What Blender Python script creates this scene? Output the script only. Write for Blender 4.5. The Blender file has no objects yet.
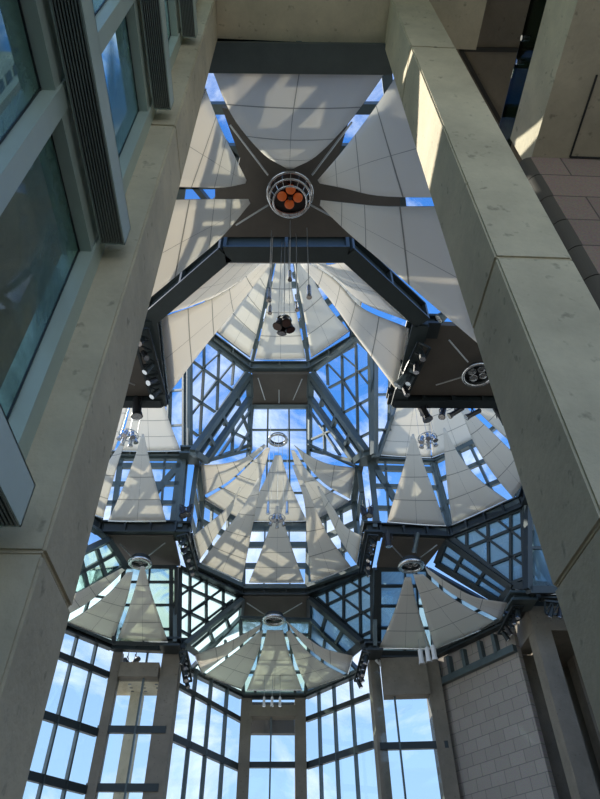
import bpy, bmesh, math, random
from mathutils import Vector, Matrix
random.seed(4)
C = bpy.context.scene.collection
S = 4.0            # metres per octagon side
EYE = 1.6
# ------------------------------------------------------------------ camera (solved from the octagon rings)
F = 629.0; PITCH = math.radians(44.09); ROLL = math.radians(-0.76); YAW = math.radians(3.015); CX = -0.071*S
fw = Vector((math.sin(YAW)*math.cos(PITCH), math.cos(YAW)*math.cos(PITCH), math.sin(PITCH)))
rt = Vector((math.cos(YAW), -math.sin(YAW), 0)); up = rt.cross(fw)
R2 = math.cos(ROLL)*rt + math.sin(ROLL)*up
U2 = -math.sin(ROLL)*rt + math.cos(ROLL)*up
ORG = Vector((CX, 0, EYE))
cd = bpy.data.cameras.new('camera'); cam = bpy.data.objects.new('camera', cd); C.objects.link(cam)
cam.matrix_world = Matrix(((R2.x, U2.x, -fw.x, CX), (R2.y, U2.y, -fw.y, 0), (R2.z, U2.z, -fw.z, EYE), (0, 0, 0, 1)))
cd.sensor_fit = 'HORIZONTAL'; cd.sensor_width = 36; cd.lens = F/600*36; cd.clip_end = 2000; cd.clip_start = 0.05
bpy.context.scene.camera = cam

def ray(x, y):
    return fw + R2*((x-300)/F) + U2*((399.5-y)/F)
def Z(x, y, z):                     # measured point at height z (octagon sides above the eye)
    d = ray(x, y); return ORG + d*(z*S/d.z)
def YY(x, y, Yv):                   # measured point at depth Y metres
    d = ray(x, y); return ORG + d*((Yv-ORG.y)/d.y)
def XX(x, y, Xv):
    d = ray(x, y); return ORG + d*((Xv-ORG.x)/d.x)
def PL(x, y, P, n):                 # measured point on a plane
    d = ray(x, y); return ORG + d*((P-ORG).dot(n)/d.dot(n))

# ------------------------------------------------------------------ materials
def mat(name, col, rough=.6, metal=0, noise=0, nscale=3, bump=0, spec=.5):
    m = bpy.data.materials.new(name); m.use_nodes = True
    nt = m.node_tree; b = nt.nodes['Principled BSDF']
    b.inputs['Base Color'].default_value = (*col, 1); b.inputs['Roughness'].default_value = rough
    b.inputs['Metallic'].default_value = metal; b.inputs['Specular IOR Level'].default_value = spec
    if noise or bump:
        tc = nt.nodes.new('ShaderNodeTexCoord'); n = nt.nodes.new('ShaderNodeTexNoise')
        n.inputs['Scale'].default_value = nscale; n.inputs['Detail'].default_value = 8; n.inputs['Roughness'].default_value = .65
        nt.links.new(tc.outputs['Object'], n.inputs['Vector'])
        if noise:
            r = nt.nodes.new('ShaderNodeValToRGB')
            r.color_ramp.elements[0].position = .3; r.color_ramp.elements[1].position = .7
            r.color_ramp.elements[0].color = (*[c*(1-noise) for c in col], 1)
            r.color_ramp.elements[1].color = (*[min(1, c*(1+noise)) for c in col], 1)
            nt.links.new(n.outputs['Fac'], r.inputs['Fac']); nt.links.new(r.outputs['Color'], b.inputs['Base Color'])
        if bump:
            n2 = nt.nodes.new('ShaderNodeTexNoise'); n2.inputs['Scale'].default_value = 18; n2.inputs['Detail'].default_value = 5
            nt.links.new(tc.outputs['Object'], n2.inputs['Vector'])
            bp = nt.nodes.new('ShaderNodeBump'); bp.inputs['Strength'].default_value = bump; bp.inputs['Distance'].default_value = .03
            nt.links.new(n2.outputs['Fac'], bp.inputs['Height']); nt.links.new(bp.outputs['Normal'], b.inputs['Normal'])
    return m
M = {}
def concrete(name, col, blotch):
    m = mat(name, col, .8, 0, blotch, .9, .35)
    nt = m.node_tree; b = nt.nodes['Principled BSDF']
    ramp = b.inputs['Base Color'].links[0].from_node
    tc = [n for n in nt.nodes if n.type == 'TEX_COORD'][0]
    v = nt.nodes.new('ShaderNodeTexNoise'); v.inputs['Scale'].default_value = 7; v.inputs['Detail'].default_value = 3
    nt.links.new(tc.outputs['Object'], v.inputs['Vector'])
    r = nt.nodes.new('ShaderNodeValToRGB'); r.color_ramp.elements[0].position = .27; r.color_ramp.elements[1].position = .36
    r.color_ramp.elements[0].color = (.55, .55, .55, 1); r.color_ramp.elements[1].color = (1, 1, 1, 1)
    mx = nt.nodes.new('ShaderNodeMix'); mx.data_type = 'RGBA'; mx.blend_type = 'MULTIPLY'; mx.inputs[0].default_value = .8
    nt.links.new(v.outputs['Fac'], r.inputs['Fac']); nt.links.new(ramp.outputs['Color'], mx.inputs[6]); nt.links.new(r.outputs['Color'], mx.inputs[7])
    nt.links.new(mx.outputs[2], b.inputs['Base Color'])
    return m
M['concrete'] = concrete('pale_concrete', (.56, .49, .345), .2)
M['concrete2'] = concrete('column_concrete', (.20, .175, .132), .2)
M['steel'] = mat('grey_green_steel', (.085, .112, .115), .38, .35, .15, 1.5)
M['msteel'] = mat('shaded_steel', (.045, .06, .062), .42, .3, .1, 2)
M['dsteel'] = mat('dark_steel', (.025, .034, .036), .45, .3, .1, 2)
M['panel'] = mat('dark_ceiling_panel', (.085, .075, .062), .7, 0, .12, 1)
M['frame'] = mat('green_grey_aluminium', (.46, .54, .47), .4, .1, .05, 2)
M['louver'] = mat('louvre_slats', (.24, .26, .235), .4, .3)
M['black'] = mat('black_paint', (.012, .012, .014), .4)
M['white'] = mat('white_paint', (.7, .7, .68), .4)
M['chrome'] = mat('brushed_chrome', (.55, .56, .56), .22, .95)
M['cable'] = mat('steel_cable', (.42, .44, .44), .35, .7)
M['floor'] = mat('floor_granite', (.13, .115, .10), .5, 0, .2, 2)
M['bronze'] = mat('dark_lamp_glass', (.05, .02, .018), .12)
M['build'] = mat('outside_wall', (.40, .44, .38), .8, 0, .3, .25)
M['trimdark'] = mat('dark_joint', (.04, .04, .036), .9)
def fabric():
    m = bpy.data.materials.new('sail_cloth'); m.use_nodes = True; nt = m.node_tree; nt.nodes.clear()
    N = nt.nodes.new; L = nt.links.new
    out = N('ShaderNodeOutputMaterial'); uv = N('ShaderNodeUVMap'); uv.uv_map = 'UVMap'
    sep = N('ShaderNodeSeparateXYZ'); L(uv.outputs['UV'], sep.inputs[0])
    def line(sock, w):
        fr = N('ShaderNodeMath'); fr.operation = 'FRACT'; L(sock, fr.inputs[0])
        lt = N('ShaderNodeMath'); lt.operation = 'LESS_THAN'; L(fr.outputs[0], lt.inputs[0]); lt.inputs[1].default_value = w
        return lt.outputs[0]
    a = line(sep.outputs['Y'], .03); b = line(sep.outputs['X'], .012)
    mxm = N('ShaderNodeMath'); mxm.operation = 'MAXIMUM'; L(a, mxm.inputs[0]); L(b, mxm.inputs[1])
    col = N('ShaderNodeMix'); col.data_type = 'RGBA'; L(mxm.outputs[0], col.inputs[0])
    col.inputs[6].default_value = (.80, .77, .70, 1); col.inputs[7].default_value = (.36, .35, .32, 1)
    d = N('ShaderNodeBsdfDiffuse'); t = N('ShaderNodeBsdfTranslucent'); L(col.outputs[2], d.inputs[0]); L(col.outputs[2], t.inputs[0])
    mx = N('ShaderNodeMixShader'); mx.inputs[0].default_value = .5; L(d.outputs[0], mx.inputs[1]); L(t.outputs[0], mx.inputs[2]); L(mx.outputs[0], out.inputs[0])
    return m
M['fabric'] = fabric()
def glass(name, tint, refl, snow=0, green=(.7, .8, .78)):
    m = bpy.data.materials.new(name); m.use_nodes = True; nt = m.node_tree; nt.nodes.clear()
    N = nt.nodes.new; L = nt.links.new
    out = N('ShaderNodeOutputMaterial'); t = N('ShaderNodeBsdfTransparent'); t.inputs[0].default_value = (*tint, 1)
    g = N('ShaderNodeBsdfGlossy'); g.inputs['Roughness'].default_value = .03
    mx = N('ShaderNodeMixShader'); mx.inputs[0].default_value = refl
    L(t.outputs[0], mx.inputs[1]); L(g.outputs[0], mx.inputs[2]); last = mx.outputs[0]
    if snow:
        tc = N('ShaderNodeTexCoord'); n = N('ShaderNodeTexNoise'); n.inputs['Scale'].default_value = .45; n.inputs['Detail'].default_value = 9
        n.inputs['Roughness'].default_value = .6; n.inputs['Distortion'].default_value = 1.5
        L(tc.outputs['Object'], n.inputs['Vector'])
        r = N('ShaderNodeValToRGB'); r.color_ramp.elements[0].position = .5-snow*.25; r.color_ramp.elements[1].position = .62-snow*.1
        L(n.outputs['Fac'], r.inputs['Fac'])
        tl = N('ShaderNodeBsdfTranslucent'); tl.inputs[0].default_value = (*green, 1)
        k = N('ShaderNodeMath'); k.operation = 'MULTIPLY'; k.inputs[1].default_value = .55+.3*snow; L(r.outputs['Color'], k.inputs[0])
        m2 = N('ShaderNodeMixShader'); L(k.outputs[0], m2.inputs[0]); L(last, m2.inputs[1]); L(tl.outputs[0], m2.inputs[2]); last = m2.outputs[0]
    L(last, out.inputs[0]); return m
M['glass'] = glass('clear_glass', (.95, .975, .985), .04)
M['gglass'] = glass('green_glass', (.80, .90, .86), .05, .3, (.40, .50, .45))
M['snow'] = glass('snow_dusted_glass', (.74, .86, .85), .05, 1.0, (.62, .72, .72))
M['snowd'] = glass('snow_patched_glass', (.45, .58, .62), .06, .8, (.42, .52, .56))
def stone(name, c1, c2, mortar, w, h, msize=.012):
    m = bpy.data.materials.new(name); m.use_nodes = True; nt = m.node_tree; b = nt.nodes['Principled BSDF']
    N = nt.nodes.new; L = nt.links.new
    uv = N('ShaderNodeUVMap'); uv.uv_map = 'UVMap'
    br = N('ShaderNodeTexBrick'); L(uv.outputs['UV'], br.inputs['Vector'])
    br.inputs['Color1'].default_value = (*c1, 1); br.inputs['Color2'].default_value = (*c2, 1); br.inputs['Mortar'].default_value = (*mortar, 1)
    br.inputs['Scale'].default_value = 1; br.inputs['Mortar Size'].default_value = msize; br.inputs['Brick Width'].default_value = w; br.inputs['Row Height'].default_value = h
    n = N('ShaderNodeTexNoise'); n.inputs['Scale'].default_value = 30; L(uv.outputs['UV'], n.inputs['Vector'])
    mx = N('ShaderNodeMix'); mx.data_type = 'RGBA'; mx.blend_type = 'OVERLAY'; mx.inputs[0].default_value = .4
    L(br.outputs['Color'], mx.inputs[6]); L(n.outputs['Color'], mx.inputs[7]); L(mx.outputs[2], b.inputs['Base Color'])
    bp = N('ShaderNodeBump'); bp.inputs['Strength'].default_value = .5; bp.inputs['Distance'].default_value = -.02; L(br.outputs['Fac'], bp.inputs['Height']); L(bp.outputs['Normal'], b.inputs['Normal'])
    b.inputs['Roughness'].default_value = .75; return m
M['tile'] = stone('grey_stone_tiles', (.28, .25, .21), (.32, .285, .24), (.17, .155, .135), .95, .58, .018)
M['pink'] = stone('pink_granite_blocks', (.30, .225, .19), (.26, .20, .17), (.10, .085, .075), 1.1, .75, .014)
def emis(name, col, s):
    m = bpy.data.materials.new(name); m.use_nodes = True; b = m.node_tree.nodes['Principled BSDF']
    b.inputs['Base Color'].default_value = (*col, 1); b.inputs['Emission Color'].default_value = (*col, 1); b.inputs['Emission Strength'].default_value = s
    return m
M['orange'] = emis('orange_lamp', (.62, .13, .025), .12)
M['lampglow'] = mat('lamp_reflector', (.6, .6, .6), .15, .8)

# ------------------------------------------------------------------ object helpers
def link(name, me, m, parent=None):
    o = bpy.data.objects.new(name, me); C.objects.link(o)
    if m: me.materials.append(m)
    if parent: o.parent = parent; o.matrix_parent_inverse = Matrix.Translation(-parent.location)
    return o
def thing(name, label, cat, loc=(0, 0, 0), group=None):
    o = bpy.data.objects.new(name, None); C.objects.link(o); o.location = loc; o.empty_display_size = .2
    o['label'] = label; o['category'] = cat
    if group: o['group'] = group
    return o
def tag(o, label, cat, group=None):
    o['label'] = label; o['category'] = cat
    if group: o['group'] = group
    return o
def struct(o): o['kind'] = 'structure'; return o
def sroot(name, loc):
    o = bpy.data.objects.new(name, None); C.objects.link(o); o.location = loc; o['kind'] = 'structure'; return o
def fin(bm, name, m, parent=None, smooth=False):
    me = bpy.data.meshes.new(name)
    bmesh.ops.recalc_face_normals(bm, faces=bm.faces)
    bm.to_mesh(me); bm.free()
    if smooth:
        for p in me.polygons: p.use_smooth = True
    return link(name, me, m, parent)
def hexa(bm, a, b):                 # a: four bottom points, b: four top points
    v = [bm.verts.new(p) for p in list(a)+list(b)]
    for q in ((3, 2, 1, 0), (4, 5, 6, 7), (0, 1, 5, 4), (1, 2, 6, 5), (2, 3, 7, 6), (3, 0, 4, 7)):
        bm.faces.new([v[i] for i in q])
def boxw(bm, x0, x1, y0, y1, z0, z1):
    hexa(bm, [(x0, y0, z0), (x1, y0, z0), (x1, y1, z0), (x0, y1, z0)], [(x0, y0, z1), (x1, y0, z1), (x1, y1, z1), (x0, y1, z1)])
def bar(bm, p, q, w, h, nrm=None):  # box from p to q; w sideways, h along nrm
    p = Vector(p); q = Vector(q); d = (q-p)
    if d.length < 1e-5: return
    d.normalize(); n = Vector(nrm) if nrm is not None else Vector((0, 0, 1))
    if abs(n.dot(d)) > .98: n = Vector((0, 1, 0))
    s = d.cross(n).normalized()*(w/2); t = s.cross(d).normalized()*(h/2)
    hexa(bm, [p-s-t, p+s-t, p+s+t, p-s+t], [q-s-t, q+s-t, q+s+t, q-s+t])
def tube(bm, p, q, r0, r1=None, n=8, caps=True):
    p = Vector(p); q = Vector(q); r1 = r0 if r1 is None else r1
    d = (q-p).normalized(); a = d.orthogonal().normalized(); b = d.cross(a)
    A = [bm.verts.new(p+(a*math.cos(i*2*math.pi/n)+b*math.sin(i*2*math.pi/n))*r0) for i in range(n)]
    B = [bm.verts.new(q+(a*math.cos(i*2*math.pi/n)+b*math.sin(i*2*math.pi/n))*r1) for i in range(n)]
    for i in range(n): bm.faces.new((A[i], A[(i+1) % n], B[(i+1) % n], B[i]))
    if caps: bm.faces.new(A[::-1]); bm.faces.new(B)
def torus(bm, c, ax, R, r, n=28, k=8):
    c = Vector(c); ax = Vector(ax).normalized(); a = ax.orthogonal().normalized(); b = ax.cross(a); rings = []
    for i in range(n):
        t = i*2*math.pi/n; e = a*math.cos(t)+b*math.sin(t)
        rings.append([bm.verts.new(c+e*(R+r*math.cos(j*2*math.pi/k))+ax*(r*math.sin(j*2*math.pi/k))) for j in range(k)])
    for i in range(n):
        for j in range(k):
            bm.faces.new((rings[i][j], rings[(i+1) % n][j], rings[(i+1) % n][(j+1) % k], rings[i][(j+1) % k]))
def slab(pts, th, name, m, parent=None, nrm=None):   # flat polygon with thickness, uv in metres
    pts = [Vector(p) for p in pts]
    n = Vector(nrm) if nrm is not None else (pts[1]-pts[0]).cross(pts[2]-pts[0])
    n.normalize(); bm = bmesh.new()
    lo = [bm.verts.new(p) for p in pts]; hi = [bm.verts.new(p+n*th) for p in pts]
    bm.faces.new(lo[::-1]); bm.faces.new(hi); k = len(pts)
    for i in range(k): bm.faces.new((lo[i], lo[(i+1) % k], hi[(i+1) % k], hi[i]))
    uv = bm.loops.layers.uv.new('UVMap')
    e = (pts[1]-pts[0]).normalized(); g = n.cross(e)
    for f in bm.faces:
        for l in f.loops: l[uv].uv = ((l.vert.co-pts[0]).dot(e), (l.vert.co-pts[0]).dot(g))
    return fin(bm, name, m, parent)
def steel_beam(p, q, w=.45, h=.75, step=1.25):     # flanges, recessed web, stiffeners
    bm = bmesh.new(); p = Vector(p); q = Vector(q); t = .09
    zt = Vector((0, 0, h/2-t/2))
    bar(bm, p+zt, q+zt, w, t); bar(bm, p-zt, q-zt, w, t); bar(bm, p, q, w*.35, h-t*1.5)
    L = (q-p).length; n = max(1, round(L/step)); d = (q-p).normalized(); s = d.cross(Vector((0, 0, 1))).normalized()
    for i in range(n+1):
        c = p+(q-p)*(i/n)
        bar(bm, c-d*.06, c+d*.06, w*.94, h-t)
    return bm

# ------------------------------------------------------------------ ring beams
def ring(label, segs, z, w=.45, h=.75, m='steel', name='ring_beam', dz=0, step=1.25):
    pts = [Z(x, y, z)+Vector((0, 0, dz)) for seg in segs for (x, y) in seg]
    t = thing(name, label, 'beam', pts[0])
    for i in range(0, len(pts), 2):
        fin(steel_beam(pts[i], pts[i+1], w, h, step), 'beam', M[m], t)
    return t
zE, z2, z1, zT = 3.7, 4.91, 6.13, 8.31
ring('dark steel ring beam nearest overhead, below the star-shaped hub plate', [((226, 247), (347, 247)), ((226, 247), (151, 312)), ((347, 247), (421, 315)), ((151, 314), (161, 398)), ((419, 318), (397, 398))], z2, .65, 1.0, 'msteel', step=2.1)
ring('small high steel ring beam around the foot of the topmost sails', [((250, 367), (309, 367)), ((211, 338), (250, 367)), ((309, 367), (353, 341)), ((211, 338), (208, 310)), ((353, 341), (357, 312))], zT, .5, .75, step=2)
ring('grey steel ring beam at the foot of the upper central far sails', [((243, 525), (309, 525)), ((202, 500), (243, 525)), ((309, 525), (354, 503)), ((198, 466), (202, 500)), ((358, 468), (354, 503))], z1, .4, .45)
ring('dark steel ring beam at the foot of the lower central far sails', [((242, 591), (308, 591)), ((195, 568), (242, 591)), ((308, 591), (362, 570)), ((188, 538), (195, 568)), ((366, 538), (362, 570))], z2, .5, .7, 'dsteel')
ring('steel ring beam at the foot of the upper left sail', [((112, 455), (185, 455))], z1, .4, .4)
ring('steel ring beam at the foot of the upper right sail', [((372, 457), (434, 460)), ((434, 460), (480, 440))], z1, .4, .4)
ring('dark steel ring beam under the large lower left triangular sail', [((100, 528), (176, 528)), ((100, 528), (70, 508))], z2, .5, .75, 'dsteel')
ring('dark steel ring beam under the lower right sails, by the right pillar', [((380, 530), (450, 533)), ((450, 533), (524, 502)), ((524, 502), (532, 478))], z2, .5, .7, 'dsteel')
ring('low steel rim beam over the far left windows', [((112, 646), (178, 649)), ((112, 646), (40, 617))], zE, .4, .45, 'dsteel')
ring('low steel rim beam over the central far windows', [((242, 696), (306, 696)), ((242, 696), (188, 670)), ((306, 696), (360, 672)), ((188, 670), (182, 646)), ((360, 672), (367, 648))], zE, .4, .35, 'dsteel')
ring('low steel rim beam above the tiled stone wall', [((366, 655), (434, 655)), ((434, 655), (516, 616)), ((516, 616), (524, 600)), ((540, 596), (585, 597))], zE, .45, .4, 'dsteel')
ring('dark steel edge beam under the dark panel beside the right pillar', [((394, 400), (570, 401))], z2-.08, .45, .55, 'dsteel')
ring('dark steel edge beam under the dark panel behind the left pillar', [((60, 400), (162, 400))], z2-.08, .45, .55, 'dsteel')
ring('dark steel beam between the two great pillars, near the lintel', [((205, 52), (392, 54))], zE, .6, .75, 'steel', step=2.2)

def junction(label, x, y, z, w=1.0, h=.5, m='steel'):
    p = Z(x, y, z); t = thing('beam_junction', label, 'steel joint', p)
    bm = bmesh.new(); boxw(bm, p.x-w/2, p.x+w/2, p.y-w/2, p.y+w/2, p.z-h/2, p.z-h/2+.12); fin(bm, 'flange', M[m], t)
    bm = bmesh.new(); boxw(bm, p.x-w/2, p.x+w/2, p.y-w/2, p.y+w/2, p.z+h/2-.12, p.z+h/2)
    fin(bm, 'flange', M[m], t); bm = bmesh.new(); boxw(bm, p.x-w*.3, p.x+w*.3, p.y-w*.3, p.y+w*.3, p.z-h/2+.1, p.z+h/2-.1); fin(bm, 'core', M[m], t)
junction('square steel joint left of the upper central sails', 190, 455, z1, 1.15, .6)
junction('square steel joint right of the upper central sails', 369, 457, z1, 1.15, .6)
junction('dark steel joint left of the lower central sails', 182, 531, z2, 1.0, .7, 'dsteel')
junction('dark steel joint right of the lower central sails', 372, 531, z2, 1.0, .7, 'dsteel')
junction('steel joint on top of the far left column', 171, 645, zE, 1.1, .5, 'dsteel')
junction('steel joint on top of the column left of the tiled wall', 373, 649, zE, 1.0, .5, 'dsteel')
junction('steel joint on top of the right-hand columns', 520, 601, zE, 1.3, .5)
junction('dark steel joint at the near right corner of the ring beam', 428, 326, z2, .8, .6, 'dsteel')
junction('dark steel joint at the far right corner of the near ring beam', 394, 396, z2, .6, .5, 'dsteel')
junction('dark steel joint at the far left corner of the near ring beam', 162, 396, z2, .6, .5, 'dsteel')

# ------------------------------------------------------------------ fabric sails
def crv(pts, t):
    n = len(pts)-1; s = min(t*n, n-1e-6); i = int(s); f = s-i
    P = lambda k: Vector(pts[max(0, min(n, k))])
    a, b, c, d = P(i-1), P(i), P(i+1), P(i+2)
    if i == 0: a = b*2-c
    if i == n-1: d = c*2-b
    return .5*((2*b)+(c-a)*f+(2*a-5*b+4*c-d)*f*f+(3*b-a-3*c+d)*f**3)
def sail(label, left, right, za, zb, sag=.15, bulge=.35, seams=4, group=None, cols=2):
    n, k = 16, 8; bm = bmesh.new(); uv = bm.loops.layers.uv.new('UVMap'); G = []
    for i in range(n+1):
        t = i/n; zz = za+(zb-za)*t - sag*4*t*(1-t)
        l = crv([(*p, 0) for p in left], t); r = crv([(*p, 0) for p in right], t)
        A = Z(l.x, l.y, zz); B = Z(r.x, r.y, zz); row = []
        for j in range(k+1):
            u = j/k; p = A.lerp(B, u); p.z -= bulge*4*u*(1-u)*min(1, (A-B).length/3.5)*(1-.7*t)
            row.append(bm.verts.new(p))
        G.append(row)
    for i in range(n):
        for j in range(k):
            f = bm.faces.new((G[i][j], G[i+1][j], G[i+1][j+1], G[i][j+1])); f.smooth = True
            for l, (a, b) in zip(f.loops, ((i, j), (i+1, j), (i+1, j+1), (i, j+1))): l[uv].uv = (b/k*cols+.006, a/n*seams+.015)
    base = [v.co.copy() for v in G[n]]; edgeL = [G[i][0].co.copy() for i in range(n+1)]; edgeR = [G[i][k].co.copy() for i in range(n+1)]
    c = (base[0]+base[-1])/2
    t = thing('fabric_sail', label, 'sail', c, group)
    me = bpy.data.meshes.new('cloth'); bm.to_mesh(me); bm.free()
    o = cl0 = link('cloth', me, M['fabric'], t); md = o.modifiers.new('s', 'SOLIDIFY'); md.thickness = .02
    bm = bmesh.new()
    for i in range(k): tube(bm, base[i], base[i+1], .045, n=6)
    fin(bm, 'hem_bar', M['chrome'], cl0)
    return t
# near half-dome around the star plate (hub z 4.5, rim z 3.7)
zc = 4.5
sail('huge pale sail directly above, between the two upper arms of the star', [(287, 168), (262, 152), (232, 115), (211, 66)], [(293, 168), (318, 154), (352, 118), (388, 68)], zc, zE, .05, .35, 4)
sail('pale sail left of the star plate, above its left arm', [(245, 183), (225, 187), (200, 187), (160, 186)], [(246, 180), (232, 152), (219, 125), (205, 88)], zc, zE+.1, .05, .3, 4)
sail('pale sail left of the star plate, below its left arm', [(250, 203), (222, 236), (190, 264), (118, 324)], [(248, 199), (225, 199), (200, 199), (150, 200)], zc, zE+.1, .05, .3, 4)
sail('pale sail right of the star plate, above its right arm', [(318, 180), (342, 152), (370, 115), (396, 76)], [(320, 183), (345, 188), (385, 196), (470, 197)], zc, zE+.1, .05, .3, 4)
sail('sun-striped sail right of the star plate, below its right arm', [(321, 200), (350, 203), (385, 206), (455, 206)], [(320, 205), (350, 234), (390, 268), (480, 345)], zc, zE+.1, .05, .3, 4)
# sails inside the near ring beam
sail('long pale sail inside the left side of the near ring beam', [(262, 262), (235, 285), (205, 302), (160, 318)], [(272, 263), (240, 304), (207, 344), (168, 395)], 6.6, z2, .25, .3, 5)
sail('pale sail along the left slanting side of the near ring beam', [(266, 258), (240, 280), (205, 300), (159, 316)], [(268, 256), (256, 262), (243, 262), (229, 259)], 6.7, z2, .2, .2, 5)
sail('long pale sail inside the right side of the near ring beam', [(300, 264), (330, 300), (355, 335), (399, 394)], [(304, 260), (335, 280), (362, 308), (408, 328)], 6.6, z2, .25, .3, 5)
sail('bright pale sail along the right slanting side of the near ring beam', [(309, 260), (320, 264), (333, 264), (346, 259)], [(304, 258), (335, 277), (362, 302), (409, 321)], 6.7, z2, .2, .2, 5)
sail('shallow pale sail tucked behind the near ring beam', [(282, 250), (262, 254), (245, 258), (229, 262)], [(292, 250), (308, 254), (326, 258), (345, 262)], 6.8, z2, .1, .1, 2)
# topmost sails of the lantern
sail('topmost centre sail, facing the viewer under the lantern', [(281, 232), (273, 280), (264, 320), (255, 359)], [(288, 232), (291, 280), (298, 320), (306, 359)], 10.6, zT, .1, .2, 5)
sail('topmost sail just left of the centre lantern sail', [(278, 232), (262, 268), (242, 300), (216, 331)], [(280, 232), (268, 280), (260, 320), (250, 357)], 10.6, zT, .1, .2, 5)
sail('topmost sail just right of the centre lantern sail', [(289, 232), (297, 280), (305, 320), (311, 357)], [(291, 232), (308, 268), (326, 303), (349, 331)], 10.6, zT, .1, .2, 5)
sail('topmost sail at the left edge of the lantern', [(276, 232), (255, 255), (230, 275), (205, 300)], [(278, 232), (258, 266), (238, 298), (211, 330)], 10.6, zT, .1, .2, 5)
sail('topmost sail at the right edge of the lantern', [(291, 232), (312, 266), (330, 300), (354, 330)], [(293, 232), (315, 255), (340, 275), (362, 300)], 10.6, zT, .1, .2, 5)
# upper central far sails
sail('upper centre sail of the central far dome, above the small chandelier', [(275, 455), (266, 478), (254, 502), (245, 521)], [(281, 455), (288, 478), (298, 502), (307, 521)], 6.95, z1, .05, .2, 4)
sail('upper slanting sail on the left of the central far dome', [(267, 447), (248, 466), (229, 484), (205, 499)], [(270, 448), (264, 470), (254, 494), (242, 520)], 6.95, z1, .1, .2, 4)
sail('drooping upper side sail on the far left of the central far dome', [(264, 444), (244, 458), (222, 464), (200, 465)], [(267, 446), (249, 463), (229, 481), (203, 496)], 6.95, z1, .2, .15, 4)
sail('upper slanting sail on the right of the central far dome', [(291, 450), (296, 470), (304, 496), (315, 520)], [(294, 450), (307, 470), (326, 488), (349, 501)], 6.95, z1, .1, .2, 4)
sail('drooping upper side sail on the far right of the central far dome', [(297, 449), (306, 464), (325, 484), (350, 499)], [(294, 445), (308, 455), (328, 464), (356, 468)], 6.95, z1, .2, .15, 4)
# lower central far sails
sail('lower centre sail of the central far dome, below the small chandelier', [(276, 506), (268, 532), (259, 557), (249, 582)], [(279, 506), (287, 532), (295, 557), (304, 582)], 5.75, z2, .05, .1, 5)
sail('lower slanting sail on the left of the central far dome', [(258, 478), (242, 508), (221, 536), (201, 563)], [(262, 474), (256, 508), (249, 545), (242, 581)], 6.1, z2, .08, .1, 5)
sail('narrow lower side sail on the left of the central far dome', [(240, 487), (230, 505), (212, 521), (193, 536)], [(241, 488), (231, 512), (217, 535), (199, 561)], 6.1, z2, .1, .1, 4)
sail('lower slanting sail on the right of the central far dome', [(292, 465), (304, 500), (307, 540), (311, 583)], [(296, 465), (312, 500), (328, 535), (351, 567)], 6.1, z2, .08, .1, 5)
sail('sunlit narrow side sail on the right of the central far dome', [(317, 486), (328, 514), (342, 543), (357, 565)], [(319, 486), (332, 506), (346, 527), (362, 536)], 6.1, z2, .1, .1, 4)
# left modules
sail('upper trapezoid sail on the left, behind the hanging black spotlight', [(142, 340), (135, 382), (127, 420), (118, 451)], [(150, 340), (159, 382), (169, 420), (181, 451)], 7.9, z1, .05, .15, 6)
sail('upper slanting sail on the left, cut off by the left pillar', [(139, 345), (118, 385), (95, 415), (70, 430)], [(141, 345), (132, 385), (125, 420), (114, 451)], 7.9, z1, .05, .15, 5)
sail('large triangular sail on the left, above the dark ceiling panel', [(142, 434), (133, 462), (121, 492), (108, 521)], [(144, 434), (150, 462), (158, 492), (166, 521)], 5.95, z2, .05, .1, 4)
sail('narrow sail slipping behind the left pillar, beside the large triangular sail', [(125, 436), (108, 462), (92, 486), (70, 506)], [(127, 437), (119, 460), (110, 492), (103, 518)], 5.95, z2, .08, .1, 4)
# right modules
sail('upper trapezoid sail on the right, below the row of black spotlights', [(420, 345), (404, 385), (391, 425), (379, 455)], [(426, 345), (429, 385), (430, 425), (431, 458)], 7.9, z1, .05, .15, 6)
sail('upper slanting sail on the right behind the row of black spotlights', [(425, 345), (428, 385), (430, 425), (432, 458)], [(431, 345), (448, 380), (464, 410), (484, 436)], 7.9, z1, .05, .15, 5)
sail('slim triangular sail on the right, left of the sunlit ones', [(412, 434), (405, 462), (396, 492), (387, 522)], [(414, 434), (423, 462), (434, 492), (446, 526)], 5.95, z2, .05, .1, 4)
sail('triangular sail on the right with a bright left half', [(443, 428), (445, 460), (448, 492), (452, 525)], [(445, 428), (460, 456), (480, 480), (507, 500)], 5.95, z2, .1, .1, 4)
sail('brightest curved sail on the right, touching the right pillar', [(461, 410), (474, 443), (492, 472), (513, 498)], [(466, 407), (490, 430), (512, 452), (530, 472)], 5.95, z2, .15, .15, 4)
sail('upper curved sail cut off by the right pillar', [(470, 404), (494, 427), (515, 446), (535, 462)], [(474, 400), (505, 415), (530, 425), (560, 435)], 5.95, z2, .15, .15, 4)
sail('upper sail strip on the right, close under the dark ceiling panel', [(440, 340), (458, 378), (477, 400), (500, 424)], [(450, 335), (490, 365), (530, 390), (575, 420)], 7.9, z1, .05, .15, 5)
# low far sails: left
sail('low triangular sail under the left ring lamp', [(141, 566), (134, 592), (126, 616), (117, 641)], [(144, 566), (151, 592), (159, 616), (168, 642)], 4.2, zE, .03, .05, 4)
sail('low slanting sail left of the one under the left ring lamp', [(127, 572), (110, 592), (90, 608), (68, 622)], [(133, 572), (128, 596), (121, 618), (113, 639)], 4.2, zE, .05, .05, 4)
sail('low side sail half hidden behind the left pillar', [(122, 568), (100, 580), (78, 592), (50, 602)], [(125, 570), (106, 588), (86, 604), (62, 618)], 4.2, zE, .05, .05, 4)
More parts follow.
